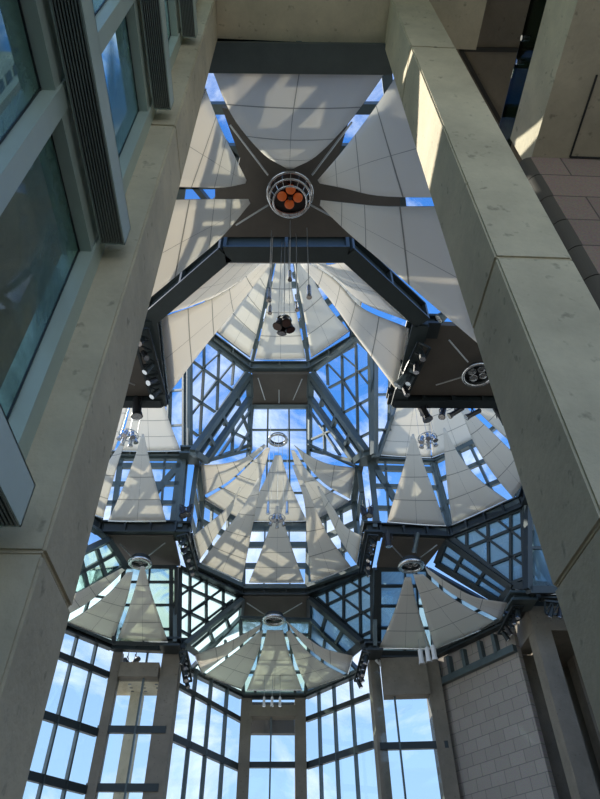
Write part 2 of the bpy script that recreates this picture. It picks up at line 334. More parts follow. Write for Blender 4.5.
# low far sails: centre
sail('low centre sail under the middle ring lamp', [(267, 630), (262, 650), (255, 670), (247, 690)], [(283, 630), (288, 650), (295, 670), (302, 690)], 4.2, zE, .02, .05, 4)
sail('low slanting sail left of the middle ring lamp', [(258, 632), (243, 646), (224, 661), (205, 675)], [(263, 630), (259, 650), (251, 670), (242, 689)], 4.2, zE, .03, .05, 4)
sail('low side sail at the left end of the middle fan', [(262, 624), (244, 634), (222, 645), (195, 655)], [(259, 630), (242, 644), (223, 658), (202, 674)], 4.2, zE, .04, .05, 4)
sail('low slanting sail right of the middle ring lamp', [(286, 632), (292, 650), (299, 670), (308, 689)], [(290, 630), (304, 648), (324, 664), (346, 676)], 4.2, zE, .03, .05, 4)
sail('low side sail at the right end of the middle fan', [(290, 627), (305, 645), (325, 661), (348, 674)], [(286, 621), (302, 634), (323, 648), (353, 656)], 4.2, zE, .04, .05, 4)
# low far sails: right
sail('low triangular sail under the right ring lamp', [(405, 577), (398, 601), (389, 625), (379, 648)], [(411, 577), (416, 601), (423, 625), (431, 649)], 4.2, zE, .03, .05, 4)
sail('low sail with lattice shadows above the tiled stone wall', [(413, 574), (421, 600), (428, 626), (435, 649)], [(423, 574), (444, 592), (470, 609), (498, 623)], 4.2, zE, .03, .05, 4)
sail('low curved sail below the slanting skylight on the right', [(428, 574), (448, 591), (473, 606), (500, 620)], [(425, 567), (448, 583), (475, 597), (508, 603)], 4.2, zE, .06, .05, 4)
sail('small sail corner beside the right pillar, above the columns', [(575, 565), (562, 575), (550, 585), (541, 594)], [(585, 565), (590, 575), (595, 585), (600, 595)], 4.2, zE, .03, .05, 3)

# ------------------------------------------------------------------ dark ceiling panels with rods
nwin = [0]
def nwname():
    nwin[0] += 1; return 'window_%d' % nwin[0]
def plate(label, pts, z, lines=(), th=.25):
    P = [Z(x, y, zz) for x, y, zz in pts]; t = thing('ceiling_panel', label, 'ceiling panel', P[0])
    slab(P, th, 'panel', M['panel'], t, (0, 0, 1))
    for (a, b) in lines:
        bm = bmesh.new(); tube(bm, Z(a[0], a[1], z-.03), Z(b[0], b[1], z-.06), .035, n=6); fin(bm, 'rod', M['cable'], t)
plate('dark ceiling panel high in the middle, above the chrome ring lamp', [(252, 374, 8.15), (309, 374, 8.15), (308, 407, 8.1), (252, 407, 8.1)], 8.1, [((258, 378), (265, 400)), ((302, 379), (293, 400)), ((279, 390), (279, 403))])
plate('dark ceiling panel above the left ring lamp', [(108, 536, 4.8), (173, 536, 4.8), (180, 566, 4.75), (124, 566, 4.75)], 4.75, [((165, 543), (148, 556)), ((120, 544), (131, 556))])
plate('dark ceiling panel above the middle ring lamp', [(243, 597, 4.8), (309, 597, 4.8), (311, 624, 4.6), (240, 622, 4.6)], 4.6, [((302, 603), (283, 614)), ((247, 603), (264, 614))])
plate('dark ceiling panel above the right ring lamp', [(384, 537, 4.8), (446, 540, 4.8), (424, 568, 4.6), (377, 568, 4.6)], 4.6, [((392, 546), (403, 558)), ((437, 545), (420, 558))])
plate('dark ceiling panel with a ring lamp beside the right pillar', [(432, 325, 4.85), (560, 330, 4.85), (560, 396, 4.85), (402, 395, 4.85)], 4.8, [((449, 340), (468, 362)), ((436, 385), (462, 377))])
plate('dark ceiling panel mostly hidden behind the left pillar', [(60, 320, 4.85), (146, 318, 4.85), (158, 396, 4.85), (60, 396, 4.85)], 4.8, [((135, 385), (110, 375))])
# star plate
def starplate():
    hub = (290, 197)
    t = thing('star_ceiling_plate', 'dark star-shaped ceiling plate with long arms around the orange lamp', 'ceiling panel', Z(290, 197, 4.62))
    poly = [(222, 108), (240, 110), (290, 150), (335, 108), (352, 110), (338, 158), (352, 181), (400, 188), (400, 214), (352, 208), (385, 250), (400, 262), (350, 237), (224, 237), (180, 262), (196, 250), (232, 205), (215, 212), (215, 185), (234, 182), (240, 158)]
    slab([Z(x, y, 4.62) for x, y in poly], .2, 'panel', M['panel'], t, (0, 0, 1))
    for a, b in (((230, 125), (268, 175)), ((352, 122), (312, 175)), ((236, 225), (268, 205)), ((342, 222), (311, 205))):
        bm = bmesh.new(); tube(bm, Z(*a, 4.56), Z(*b, 4.52), .03, n=6); fin(bm, 'rod', M['cable'], t)
starplate()

# ------------------------------------------------------------------ glazing
def glazing(corn, lines, m='glass', w=.14, frame='steel', border=.22, depth=.22, extra=()):
    """corn: (x, y, z) measured corners; lines: measured mullion centre lines in the plane"""
    P = [Z(*c) for c in corn]; n = (P[1]-P[0]).cross(P[2]-P[0]).normalized()
    if n.z < 0: n = -n
    Q = [P[0], P[1], P[2]]+[PL(c[0], c[1], P[0], n) for c in corn[3:]]
    t = sroot(nwname(), Q[0])
    slab([q+n*.05 for q in Q], .02, 'glass', M[m], t, n)
    bm = bmesh.new()
    for l in lines:
        a, b = l[0], l[1]; ww = l[2] if len(l) > 2 else w
        bar(bm, PL(*a, P[0], n), PL(*b, P[0], n), ww, depth, n)
    fin(bm, 'mullions', M[frame], t)
    bm = bmesh.new()
    for i in range(len(Q)): bar(bm, Q[i], Q[(i+1) % len(Q)], border, depth*1.3, n)
    fin(bm, 'frame', M[frame], t)
    return t
def lines_quad(a, b, c, d, nu, nv):  # grid lines inside image quad a-b (top) d-c (bottom)
    L = []
    lp = lambda p, q, t: (p[0]+(q[0]-p[0])*t, p[1]+(q[1]-p[1])*t)
    for i in range(1, nu): L.append((lp(a, b, i/nu), lp(d, c, i/nu)))
    for j in range(1, nv): L.append((lp(a, d, j/nv), lp(b, c, j/nv)))
    return L
# upper lattice, left
glazing([(204, 338, 8.2), (247, 371, 8.2), (192, 451, 6.2), (190, 452, 6), (190, 352, 8)],
        [((204, 340), (204, 366)), ((204, 366), (200, 436)), ((219, 350), (217, 410)), ((234, 362), (232, 385)), ((191, 360), (232, 390)), ((190, 395), (215, 412)), ((190, 430), (198, 436)),
         ((203, 368), (221, 352)), ((191, 415), (234, 362)), ((190, 384), (205, 367)), ((217, 380), (190, 417)), ((203, 436), (232, 391)), ((190, 395), (191, 395.5))], w=.09)
# upper lattice, right
glazing([(355, 338, 8.2), (313, 371, 8.2), (368, 451, 6.2), (372, 452, 6), (370, 352, 8)],
        [((356, 345), (358, 437)), ((342, 355), (343, 413)), ((327, 365), (328, 385)), ((370, 366), (329, 388)), ((371, 398), (343, 413)), ((371, 432), (359, 438)),
         ((357, 368), (341, 354)), ((371, 387), (357, 370)), ((343, 380), (328, 364)), ((371, 420), (343, 382)), ((343, 380), (358, 404))], w=.09)
# strips beside the lattice
glazing([(170, 372, 7.9), (189, 350, 8), (189, 452, 6.15), (168, 452, 6.15)], [((184, 355), (184, 452), .2), ((170, 391), (184, 390)), ((170, 426), (184, 425))], w=.12)
glazing([(374, 350, 8), (396, 372, 7.9), (394, 410, 7), (378, 455, 6.15), (373, 455, 6.15)], [((376, 360), (376, 455), .2), ((374, 395), (396, 394)), ((374, 430), (390, 430)), ((390, 375), (389, 430))], w=.12)
# slanting clerestory bands between the lattice and the central far dome
glazing([(249, 375, 8.1), (250, 398, 7.9), (206, 461, 6.2), (193, 452, 6.2)], [((248, 383), (199, 455), .12), ((239, 405), (235, 393), .25), ((226, 425), (220, 412), .25), ((213, 445), (206, 432), .25)], border=.38, depth=.3)
glazing([(311, 375, 8.1), (310, 398, 7.9), (355, 461, 6.2), (366, 452, 6.2)], [((312, 383), (362, 455), .12), ((321, 406), (325, 394), .25), ((333, 426), (338, 412), .25), ((346, 445), (352, 432), .25)], border=.38, depth=.3)
# inner lattice triangles next to the upper sails
glazing([(250, 399, 7.9), (250, 450, 7.0), (207, 461, 6.2)], [((242, 415), (249, 432)), ((232, 455), (233, 425)), ((228, 430), (249, 440)), ((249, 412), (220, 455)), ((249, 432), (238, 452))], w=.12, border=.2)
glazing([(310, 399, 7.9), (310, 450, 7.0), (353, 461, 6.2)], [((325, 455), (324, 425)), ((311, 440), (333, 430)), ((311, 412), (340, 455))], w=.12, border=.2)
# roof glass behind the upper central sails
glazing([(252, 407, 8.05), (308, 407, 8.05), (309, 523, 6.2), (243, 523, 6.2)], [((268, 407), (266, 523), .12), ((289, 407), (290, 523), .12), ((251, 430), (308, 430), .14), ((249, 461), (309, 461), .16), ((247, 493), (309, 493), .16)], border=.3)
glazing([(250, 445, 7.0), (243, 523, 6.2), (202, 499, 6.2), (200, 464, 6.2)], [((246, 480), (220, 470)), ((244, 505), (210, 480))], border=.15)
glazing([(309, 445, 7.0), (309, 523, 6.2), (354, 501, 6.2), (357, 467, 6.2)], [((310, 480), (340, 470)), ((309, 505), (350, 480))], border=.15)
# vertical glazing between the two central rings
glazing([(244, 526, 6.1), (309, 526, 6.1), (308, 587, 4.95), (243, 587, 4.95)], [((265, 526), (264, 587), .1), ((289, 526), (290, 587), .1), ((243, 545), (308, 545), .4), ((243, 566), (308, 566), .35), ((243, 529), (308, 529), .3)], border=.3)
glazing([(202, 502, 6.1), (243, 526, 6.1), (242, 586, 4.95), (196, 565, 4.95)], [((228, 517), (226, 578), .12), ((212, 508), (209, 571), .12), ((200, 521), (243, 544), .4), ((198, 541), (243, 565), .35)], border=.3)
glazing([(354, 503, 6.1), (309, 526, 6.1), (308, 586, 4.95), (361, 567, 4.95)], [((325, 518), (326, 580), .12), ((341, 510), (344, 573), .12), ((356, 523), (309, 545), .4), ((358, 543), (309, 566), .35)], border=.3)
glazing([(197, 466, 6.1), (202, 500, 6.1), (195, 565, 4.95), (187, 538, 4.95)], [((194, 490), (200, 521), .2), ((190, 515), (198, 541), .2)], border=.25)
glazing([(359, 468, 6.1), (355, 502, 6.1), (362, 567, 4.95), (367, 538, 4.95)], [((362, 490), (357, 521), .2), ((365, 515), (359, 541), .2)], border=.25)
# left module glazing between rings
glazing([(110, 458, 6.1), (184, 458, 6.1), (178, 527, 4.95), (98, 527, 4.95)], [((183, 466), (100, 466), .35), ((180, 484), (103, 484), .25), ((176, 503), (100, 503), .25), ((121, 458), (112, 527), .3), ((184, 460), (135, 515), .38), ((165, 458), (160, 527), .12), ((180, 458), (172, 527), .3)], border=.3)
glazing([(110, 458, 6.1), (98, 527, 4.95), (66, 505, 4.95), (82, 440, 6.1)], [((107, 475), (78, 458), .25), ((102, 503), (72, 484), .25)], border=.3)
glazing([(370, 460, 6.1), (434, 462, 6.1), (452, 531, 4.95), (378, 531, 4.95)], [((370, 468), (436, 470), .35), ((373, 486), (441, 488), .25), ((376, 508), (446, 510), .25), ((372, 462), (395, 500), .38), ((432, 462), (449, 530), .3), ((385, 460), (390, 530), .12)], border=.3)
glazing([(434, 462, 6.1), (452, 531, 4.95), (522, 500, 4.95), (482, 438, 6.1)], [((440, 480), (494, 457), .25), ((446, 503), (507, 478), .25), ((458, 450), (485, 515), .14), ((470, 445), (500, 508), .14)], border=.3)
glazing([(484, 436, 6.1), (524, 500, 4.95), (560, 440, 4.95), (530, 400, 6.1)], [((500, 462), (543, 420), .2)], border=.2)
# lower lattice between left and centre
glazing([(179, 568, 4.85), (241, 597, 4.85), (190, 641, 3.85), (178, 641, 3.8)],
        [((190, 573), (189, 641)), ((206, 581), (206, 625)), ((223, 589), (223, 610)), ((179, 584), (228, 606)), ((179, 608), (208, 622)), ((179, 630), (192, 637)),
         ((179, 596), (203, 580)), ((179, 620), (222, 589)), ((189, 633), (232, 600)), ((206, 602), (189, 613))], 'snow', w=.13, frame='dsteel', border=.3)
glazing([(311, 597, 4.85), (373, 570, 4.85), (374, 642, 3.8), (364, 642, 3.85)],
        [((360, 575), (361, 640)), ((344, 581), (344, 622)), ((327, 590), (328, 608)), ((325, 606), (372, 584)), ((344, 622), (373, 608)), ((360, 637), (373, 631)),
         ((373, 596), (348, 580)), ((373, 620), (330, 588)), ((362, 638), (318, 598))], 'snowd', w=.13, frame='dsteel', border=.3)
glazing([(242, 600, 4.75), (240, 620, 4.6), (198, 655, 3.8), (185, 645, 3.85)], [((229, 628), (224, 613), .2), ((213, 642), (208, 628), .2), ((241, 606), (190, 649), .12)], 'snow', frame='steel', border=.32)
glazing([(310, 600, 4.75), (310, 622, 4.6), (348, 656, 3.8), (362, 644, 3.85)], [((322, 632), (327, 614), .2), ((336, 644), (344, 629), .2)], 'snowd', frame='dsteel', border=.42)
# roof glass behind low sails
glazing([(240, 618, 4.5), (311, 620, 4.5), (306, 693, 3.72), (243, 693, 3.72)], [((240, 635), (311, 635), .14), ((241, 652), (308, 652), .14), ((242, 672), (307, 672), .14), ((262, 618), (255, 693), .14), ((288, 620), (295, 693), .14)], 'gglass', border=.15)
glazing([(240, 618, 4.5), (243, 693, 3.72), (192, 668, 3.72)], [((240, 640), (215, 660)), ((225, 640), (228, 680))], 'snow', border=.15)
glazing([(311, 620, 4.5), (306, 693, 3.72), (358, 670, 3.72)], [((311, 640), (335, 660)), ((325, 640), (320, 680))], 'snowd', border=.15)
glazing([(124, 567, 4.6), (176, 567, 4.7), (176, 644, 3.72), (113, 643, 3.72)], [((130, 582), (176, 582), .14), ((125, 605), (176, 605), .14), ((120, 629), (176, 629), .14), ((171, 567), (171, 644), .22), ((150, 567), (143, 643), .1)], 'gglass', frame='dsteel', border=.2)
glazing([(124, 567, 4.6), (113, 643, 3.72), (48, 615, 3.72), (70, 570, 4.4)], [((119, 600), (60, 590)), ((98, 568), (80, 628))], 'snow', border=.15)
glazing([(108, 540, 4.75), (125, 566, 4.6), (72, 600, 3.9), (66, 560, 4.4)], [((116, 553), (70, 578), .2), ((96, 547), (106, 578), .2), ((80, 556), (88, 590), .2)], 'gglass', border=.35)
glazing([(377, 569, 4.6), (428, 569, 4.6), (434, 652, 3.72), (374, 652, 3.72)], [((374, 586), (430, 586), .16), ((374, 606), (431, 606), .14), ((374, 628), (433, 628), .14), ((379, 569), (379, 652), .25), ((405, 569), (405, 652), .1), ((416, 569), (420, 652), .1)], 'snowd', frame='dsteel', border=.25)
glazing([(428, 569, 4.6), (434, 652, 3.72), (510, 615, 3.72)], [((440, 578), (448, 645)), ((458, 588), (465, 637)), ((431, 610), (470, 595)), ((433, 632), (490, 605))], 'snow', frame='dsteel', border=.15)
# right lattice
glazing([(450, 537, 4.85), (524, 507, 4.85), (527, 586, 3.85), (512, 586, 3.85)],
        [((467, 530), (467, 548)), ((488, 521), (489, 565)), ((511, 512), (511, 584)), ((465, 549), (525, 524)), ((489, 566), (525, 552)), ((511, 583), (526, 578)),
         ((473, 528), (526, 567)), ((495, 518), (525, 542)), ((518, 509), (526, 516)), ((450, 537), (466, 548))], 'snowd', w=.14, frame='dsteel', border=.35)
glazing([(446, 541, 4.8), (437, 564, 4.6), (500, 602, 3.8), (512, 588, 3.85)], [((441, 552), (506, 595), .16), ((463, 556), (454, 574), .16), ((485, 572), (475, 588), .16)], 'snowd', frame='dsteel', border=.35)
glazing([(528, 505, 4.85), (560, 520, 4.85), (570, 590, 3.85), (528, 590, 3.85)], [((528, 548), (565, 548), .15)], 'snowd', frame='dsteel', border=.35)
glazing([(60, 508, 4.8), (100, 533, 4.8), (108, 540, 4.75), (66, 560, 4.4)], [((80, 520), (86, 550), .18)], 'glass', border=.3)
# high glass beyond the near sails (seen as blue slots); diagonal bars added to cast stripes on the sails
glazing([(150, 60, 4.75), (440, 60, 4.75), (455, 228, 4.75), (125, 228, 4.75)], [((198, 60), (176, 228), .3), ((385, 60), (404, 228), .3), ((150, 150), (460, 150), .35), ((130, 214), (455, 214), .3), ((130, 184), (455, 184), .25), ((240, 60), (235, 110), .3), ((340, 60), (345, 110), .3), ((160, 108), (450, 108), .3), ((150, 60), (300, 228), .18), ((230, 60), (400, 228), .18), ((440, 60), (280, 228), .18), ((350, 60), (190, 228), .18), ((445, 120), (340, 228), .18), ((140, 120), (230, 228), .18)], border=.2)
glazing([(125, 228, 4.75), (210, 228, 4.75), (130, 296, 4.75), (95, 296, 4.75)], [((150, 228), (110, 296), .2)], border=.2)
glazing([(362, 228, 4.75), (455, 228, 4.75), (490, 318, 4.75), (440, 300, 4.75)], [((420, 228), (465, 312), .2)], border=.2)
# lantern roof glass, seen in the gaps between the topmost sails
glazing([(251, 366, 8.4), (309, 366, 8.4), (290, 228, 11.0), (281, 228, 11.0)], [((251, 345), (309, 345), .5), ((255, 325), (305, 325), .5), ((258, 305), (302, 305), .5), ((262, 285), (298, 285), .5)], border=.15)
glazing([(210, 336, 8.4), (251, 366, 8.4), (281, 228, 11.0), (279, 228, 11.0)], [((222, 318), (258, 345), .5), ((233, 300), (262, 322), .5), ((244, 283), (268, 298), .5), ((254, 266), (271, 276), .5)], border=.15)
glazing([(309, 366, 8.4), (354, 336, 8.4), (293, 228, 11.0), (290, 228, 11.0)], [((342, 318), (302, 345), .5), ((331, 300), (300, 322), .5), ((320, 283), (296, 298), .5), ((309, 266), (293, 276), .5)], border=.15)

# ------------------------------------------------------------------ far facades
ZR = zE*S+EYE
def facade(A, B, rows, muls, label=None, top=None, glassm='glass', fr='dsteel', frw=.1, wood=.25):
    """vertical window wall through measured rim points A-B; rows: transoms (x,y,height m), muls: measured x,y of mullion feet at the rim"""
    PA = Z(*A, zE); PB = Z(*B, zE); n = (PB-PA).cross(Vector((0, 0, 1))).normalized()
    t = sroot(nwname(), (PA.x, PA.y, 0))
    q = [Vector((PA.x, PA.y, 0)), Vector((PB.x, PB.y, 0)), Vector((PB.x, PB.y, ZR)), Vector((PA.x, PA.y, ZR))]
    slab(q, .03, 'glass', M[glassm], t, n)
    bm = bmesh.new()
    for (x, y, h) in rows:
        zz = PL(x, y, PA, n).z
        bar(bm, (PA.x, PA.y, zz), (PB.x, PB.y, zz), wood, h, (0, 0, 1))
    fin(bm, 'transoms', M[fr], t); bm = bmesh.new()
    for (x, y) in muls:
        p = PL(x, y, PA, n); bar(bm, (p.x, p.y, 0), (p.x, p.y, ZR), frw, wood, n)
    fin(bm, 'mullions', M['steel'], t)
    return t
facade((40, 618), (113, 650), [(100, 672, .32), (70, 724, .38), (57, 783, .38)], [(76, 641), (95, 650), (57, 632)])
facade((113, 651), (176, 652), [(145, 730, .35), (145, 788, .35)], [(142, 690)])
facade((181, 660), (243, 697), [(215, 706, .28), (215, 757, .38)], [(196, 672), (211, 684), (227, 690)])
facade((243, 697), (306, 697), [(275, 765, .32)], [(271, 730)])
facade((306, 697), (368, 672), [(335, 709, .28), (335, 757, .38)], [(319, 700), (334, 690), (351, 680)])
facade((372, 657), (434, 655), [(405, 746, .35)], [(397, 720)])
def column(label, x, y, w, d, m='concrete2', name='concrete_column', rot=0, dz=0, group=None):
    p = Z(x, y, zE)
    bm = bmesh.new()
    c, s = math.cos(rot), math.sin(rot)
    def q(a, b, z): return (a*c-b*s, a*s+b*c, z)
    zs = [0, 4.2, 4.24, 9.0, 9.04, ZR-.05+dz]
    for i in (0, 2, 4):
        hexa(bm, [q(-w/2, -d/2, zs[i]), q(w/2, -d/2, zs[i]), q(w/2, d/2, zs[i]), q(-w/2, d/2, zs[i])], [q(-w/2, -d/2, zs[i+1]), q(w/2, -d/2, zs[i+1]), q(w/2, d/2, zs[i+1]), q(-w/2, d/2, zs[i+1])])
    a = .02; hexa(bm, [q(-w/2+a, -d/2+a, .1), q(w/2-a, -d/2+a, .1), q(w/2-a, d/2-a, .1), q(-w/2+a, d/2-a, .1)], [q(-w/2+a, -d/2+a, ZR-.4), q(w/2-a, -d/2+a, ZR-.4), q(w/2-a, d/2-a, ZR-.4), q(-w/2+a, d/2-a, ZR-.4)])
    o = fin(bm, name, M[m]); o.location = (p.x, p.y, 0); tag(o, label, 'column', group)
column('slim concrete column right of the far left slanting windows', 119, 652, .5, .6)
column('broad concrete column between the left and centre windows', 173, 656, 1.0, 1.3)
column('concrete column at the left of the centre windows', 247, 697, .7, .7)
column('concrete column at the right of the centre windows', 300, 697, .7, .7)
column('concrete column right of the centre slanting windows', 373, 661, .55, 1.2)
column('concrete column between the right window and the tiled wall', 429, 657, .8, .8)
def spandrel(label, A, B, ytop, ybot, z=zE):
    PA = Z(*A, zE); PB = Z(*B, zE); n = (PB-PA).cross(Vector((0, 0, 1))).normalized()
    xm = (A[0]+B[0])/2; z1_ = PL(xm, ytop, PA, n).z; z0_ = PL(xm, ybot, PA, n).z
    bm = bmesh.new(); bar(bm, (PA.x, PA.y, (z0_+z1_)/2), (PB.x, PB.y, (z0_+z1_)/2), .8, z1_-z0_, (0, 0, 1))
    o = fin(bm, 'concrete_lintel', M['concrete2']); tag(o, label, 'lintel')
spandrel('concrete lintel over the far left window', (124, 651.5), (162, 652), 665, 679)
spandrel('concrete lintel over the centre window', (250, 697), (297, 697), 707, 718)
spandrel('deep concrete lintel over the right window', (380, 656.8), (424, 655.3), 660, 697)
# tiled stone wall with steel fins
PA = Z(436, 658, zE); PB = Z(510, 621, zE)
n = (PB-PA).cross(Vector((0, 0, 1))).normalized()
struct(slab([Vector((PA.x, PA.y, 0)), Vector((PB.x, PB.y, 0)), Vector((PB.x, PB.y, ZR+.1)), Vector((PA.x, PA.y, ZR+.1))], -.3, 'wall_right', M['tile'], None, n))
t = thing('steel_window_frame', 'dark steel frame with short fins above the tiled stone wall', 'frame', PA)
d = (PB-PA).normalized(); off = n*.15 if n.y < 0 else -n*.15
zt = ZR-.35; zb = PL(475, 668, PA, n).z
bm = bmesh.new(); bar(bm, Vector((PA.x, PA.y, zb))+off, Vector((PB.x, PB.y, zb))+off, .3, .35); fin(bm, 'rail', M['steel'], t)
for k in (0.02, .2, .4, .62, .8):
    c = PA.lerp(PB, k)+off; bm = bmesh.new(); bar(bm, Vector((c.x, c.y, zb)), Vector((c.x, c.y, zt)), .22, .3, n); fin(bm, 'fin', M['steel'], t)
# right hand columns
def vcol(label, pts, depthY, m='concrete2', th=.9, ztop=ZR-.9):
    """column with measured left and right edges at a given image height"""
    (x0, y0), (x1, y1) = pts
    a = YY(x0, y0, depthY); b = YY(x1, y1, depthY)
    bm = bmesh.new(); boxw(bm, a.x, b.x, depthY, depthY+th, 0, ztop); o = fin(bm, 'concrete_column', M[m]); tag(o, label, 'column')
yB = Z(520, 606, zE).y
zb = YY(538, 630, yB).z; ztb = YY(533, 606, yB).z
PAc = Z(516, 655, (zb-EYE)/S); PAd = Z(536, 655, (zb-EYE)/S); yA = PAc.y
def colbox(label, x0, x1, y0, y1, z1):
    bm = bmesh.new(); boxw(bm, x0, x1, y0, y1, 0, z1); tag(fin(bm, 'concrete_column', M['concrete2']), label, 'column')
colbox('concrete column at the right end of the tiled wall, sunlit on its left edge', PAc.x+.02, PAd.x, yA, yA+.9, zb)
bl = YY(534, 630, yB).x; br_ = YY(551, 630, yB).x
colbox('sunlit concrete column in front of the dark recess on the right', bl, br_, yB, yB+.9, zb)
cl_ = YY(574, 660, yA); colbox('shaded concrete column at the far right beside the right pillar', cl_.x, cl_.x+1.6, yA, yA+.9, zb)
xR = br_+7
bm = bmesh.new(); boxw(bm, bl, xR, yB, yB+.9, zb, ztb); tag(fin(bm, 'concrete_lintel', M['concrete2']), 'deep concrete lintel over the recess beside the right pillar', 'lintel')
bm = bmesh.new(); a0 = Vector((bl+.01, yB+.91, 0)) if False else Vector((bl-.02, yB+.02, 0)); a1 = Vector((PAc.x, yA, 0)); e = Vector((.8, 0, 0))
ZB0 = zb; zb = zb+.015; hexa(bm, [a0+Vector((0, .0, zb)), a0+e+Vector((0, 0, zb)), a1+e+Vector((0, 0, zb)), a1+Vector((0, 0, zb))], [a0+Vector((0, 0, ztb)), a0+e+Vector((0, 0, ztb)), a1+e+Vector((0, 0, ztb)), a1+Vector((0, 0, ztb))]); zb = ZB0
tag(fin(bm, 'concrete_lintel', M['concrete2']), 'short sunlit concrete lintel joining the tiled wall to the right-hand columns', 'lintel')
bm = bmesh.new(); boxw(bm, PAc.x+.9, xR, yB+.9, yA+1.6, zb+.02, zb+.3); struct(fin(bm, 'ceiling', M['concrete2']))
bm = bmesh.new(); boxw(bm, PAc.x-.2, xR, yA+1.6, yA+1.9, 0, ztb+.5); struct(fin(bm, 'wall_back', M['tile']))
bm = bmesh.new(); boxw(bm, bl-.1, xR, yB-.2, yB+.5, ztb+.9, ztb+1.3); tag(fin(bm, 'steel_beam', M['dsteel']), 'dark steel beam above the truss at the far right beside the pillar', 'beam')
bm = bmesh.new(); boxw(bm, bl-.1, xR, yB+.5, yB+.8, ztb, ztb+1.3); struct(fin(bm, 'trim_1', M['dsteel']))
# ------------------------------------------------------------------ near portal: pillars and lintel
Zl = zE*S
Cc = Z(218, 42, 3.66); Dc = Z(384.5, 42, 3.66)
xl, ybk = Cc.x, Cc.y; xr = Dc.x
ybk = (Cc.y+Dc.y)/2
d = ray(122, 300); yfl = (xl-ORG.x)/d.x*d.y
d = ray(510, 292); yfr = (xr-ORG.x)/d.x*d.y
xa = YY(88, 300, yfl).x; xd = YY(596, 300, yfr).x
print('portal', xl, xr, 'back', ybk, 'front', yfl, yfr, 'xa', xa, 'xd', xd)
def pillar(name, x0, x1, y0, y1, z1, joints, label):
    bm = bmesh.new(); zs = [0]+joints+[z1]; g = .014 if False else .007
    for i in range(len(zs)-1): boxw(bm, x0, x1, y0, y1, zs[i]+(g if i else 0), zs[i+1]-(g if i < len(zs)-2 else 0))
    bmesh.ops.bevel(bm, geom=bm.edges[:], offset=.02, segments=2, affect='EDGES')
    boxw(bm, x0+.03, x1-.03, y0+.03, y1-.03, .05, z1-.05)
    o = fin(bm, name, M['concrete']); tag(o, label, 'pillar'); return o
zj = XX(42, 548, xl).z; zjr = XX(560, 580, xr).z; zj2 = YY(535, 258, yfr).z; zj3 = YY(455, 48, yfr).z
print('joints', zj, zjr, zj2, zj3)
pillar('concrete_pillar', xa-.25, xl, yfl, ybk, 3.66*S+EYE, [zj, zj+(3.66*S+EYE-zj)*.5], 'massive smooth concrete pillar on the left beside the louvred window wall')
pillar('concrete_pillar', xr, xd, yfr, ybk+.02, 3.66*S+EYE, [zjr, zj2, zj3], 'massive smooth concrete pillar on the right with a sunlit inner face')
bm = bmesh.new(); zl = 3.66*S+EYE
boxw(bm, xa-.3, xd+1.2, min(yfl, yfr)-1.2, ybk, zl, zl+.9); tag(fin(bm, 'concrete_lintel', M['concrete']), 'wide concrete lintel across the top between the two massive pillars', 'lintel')

# ceiling beyond the right pillar
def quadbox(x0, x1, y0, y1, z0, z1, name, m):
    bm = bmesh.new(); boxw(bm, x0, x1, y0, y1, z0, z1); return fin(bm, name, m)
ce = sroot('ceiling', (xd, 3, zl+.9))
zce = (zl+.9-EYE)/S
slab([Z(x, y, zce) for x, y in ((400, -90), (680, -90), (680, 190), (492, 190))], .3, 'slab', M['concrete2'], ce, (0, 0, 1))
for (p, q) in (((460, 49), (540, 50)), ((460, 49), (505, 130))):
    bm = bmesh.new(); a = Z(*p, (zl+.9-EYE)/S); b = Z(*q, (zl+.9-EYE)/S); bar(bm, a, b, .09, .08); fin(bm, 'joint', M['trimdark'], ce)

# stone pier, concrete beam and glass balustrade at top right
ypier = yfr+1.6
pa = YY(600, 300, ypier); zpt = YY(532, 157, ypier).z
t = thing('stone_pier', 'pink-brown granite block pier at the upper right edge', 'pier', (pa.x, ypier, 0))
xb = YY(531, 158, ypier).x
slab([Vector((xb, ypier, 0)), Vector((xb+4, ypier, 0)), Vector((xb+4, ypier, zpt)), Vector((xb, ypier, zpt))], .9, 'blocks', M['pink'], t, (0, -1, 0)).location.y += .9
bm = bmesh.new(); xe = pa.x; rr = max(.1, xb-xe); zz = 0
while zz < zpt:
    h = min(.75, zpt-zz)-.014
    tube(bm, (xb, ypier+rr, zz+.007), (xb, ypier+rr, zz+h), rr, n=40); zz += .75
fin(bm, 'rounded_corner', M['pink'], t, False)
t2 = thing('concrete_beam', 'thick concrete beam running overhead onto the granite pier', 'beam', (xb, ypier, zpt))
zq = (zpt-EYE)/S
B0 = Z(528, 170, zq); B1 = Z(602, -81, zq); dn = (B1-B0).normalized(); nb = dn.cross(Vector((0, 0, 1))).normalized()
if nb.x > 0: nb = -nb
zst = PL(512, 132, B0, nb).z; zgl = PL(497, 130, B0, nb).z
B1 = B0+dn*7
k = Vector((4, 0, 0)); u = Vector((0, 0, 1))
bm = bmesh.new(); hexa(bm, [B0+u*.01, B1+u*.01, B1+k+u*.01, B0+k+u*.01], [B0+u*(zst-zpt), B1+u*(zst-zpt), B1+k+u*(zst-zpt), B0+k+u*(zst-zpt)]); fin(bm, 'beam', M['concrete'], t2)
bm = bmesh.new(); j0 = Z(597, 75, zq); j1 = Z(570, 157, zq); bar(bm, j0, j1, .03, .02); bar(bm, j1, j1+Vector((3, 0, 0)), .03, .02); fin(bm, 'joint', M['trimdark'], t2)
t3 = thing('glass_balustrade', 'dark tinted glass balustrade panel at top right beside the concrete beam', 'balustrade', B0+u*(zst-zpt))
go = nb*-.03; gk = -nb*.03
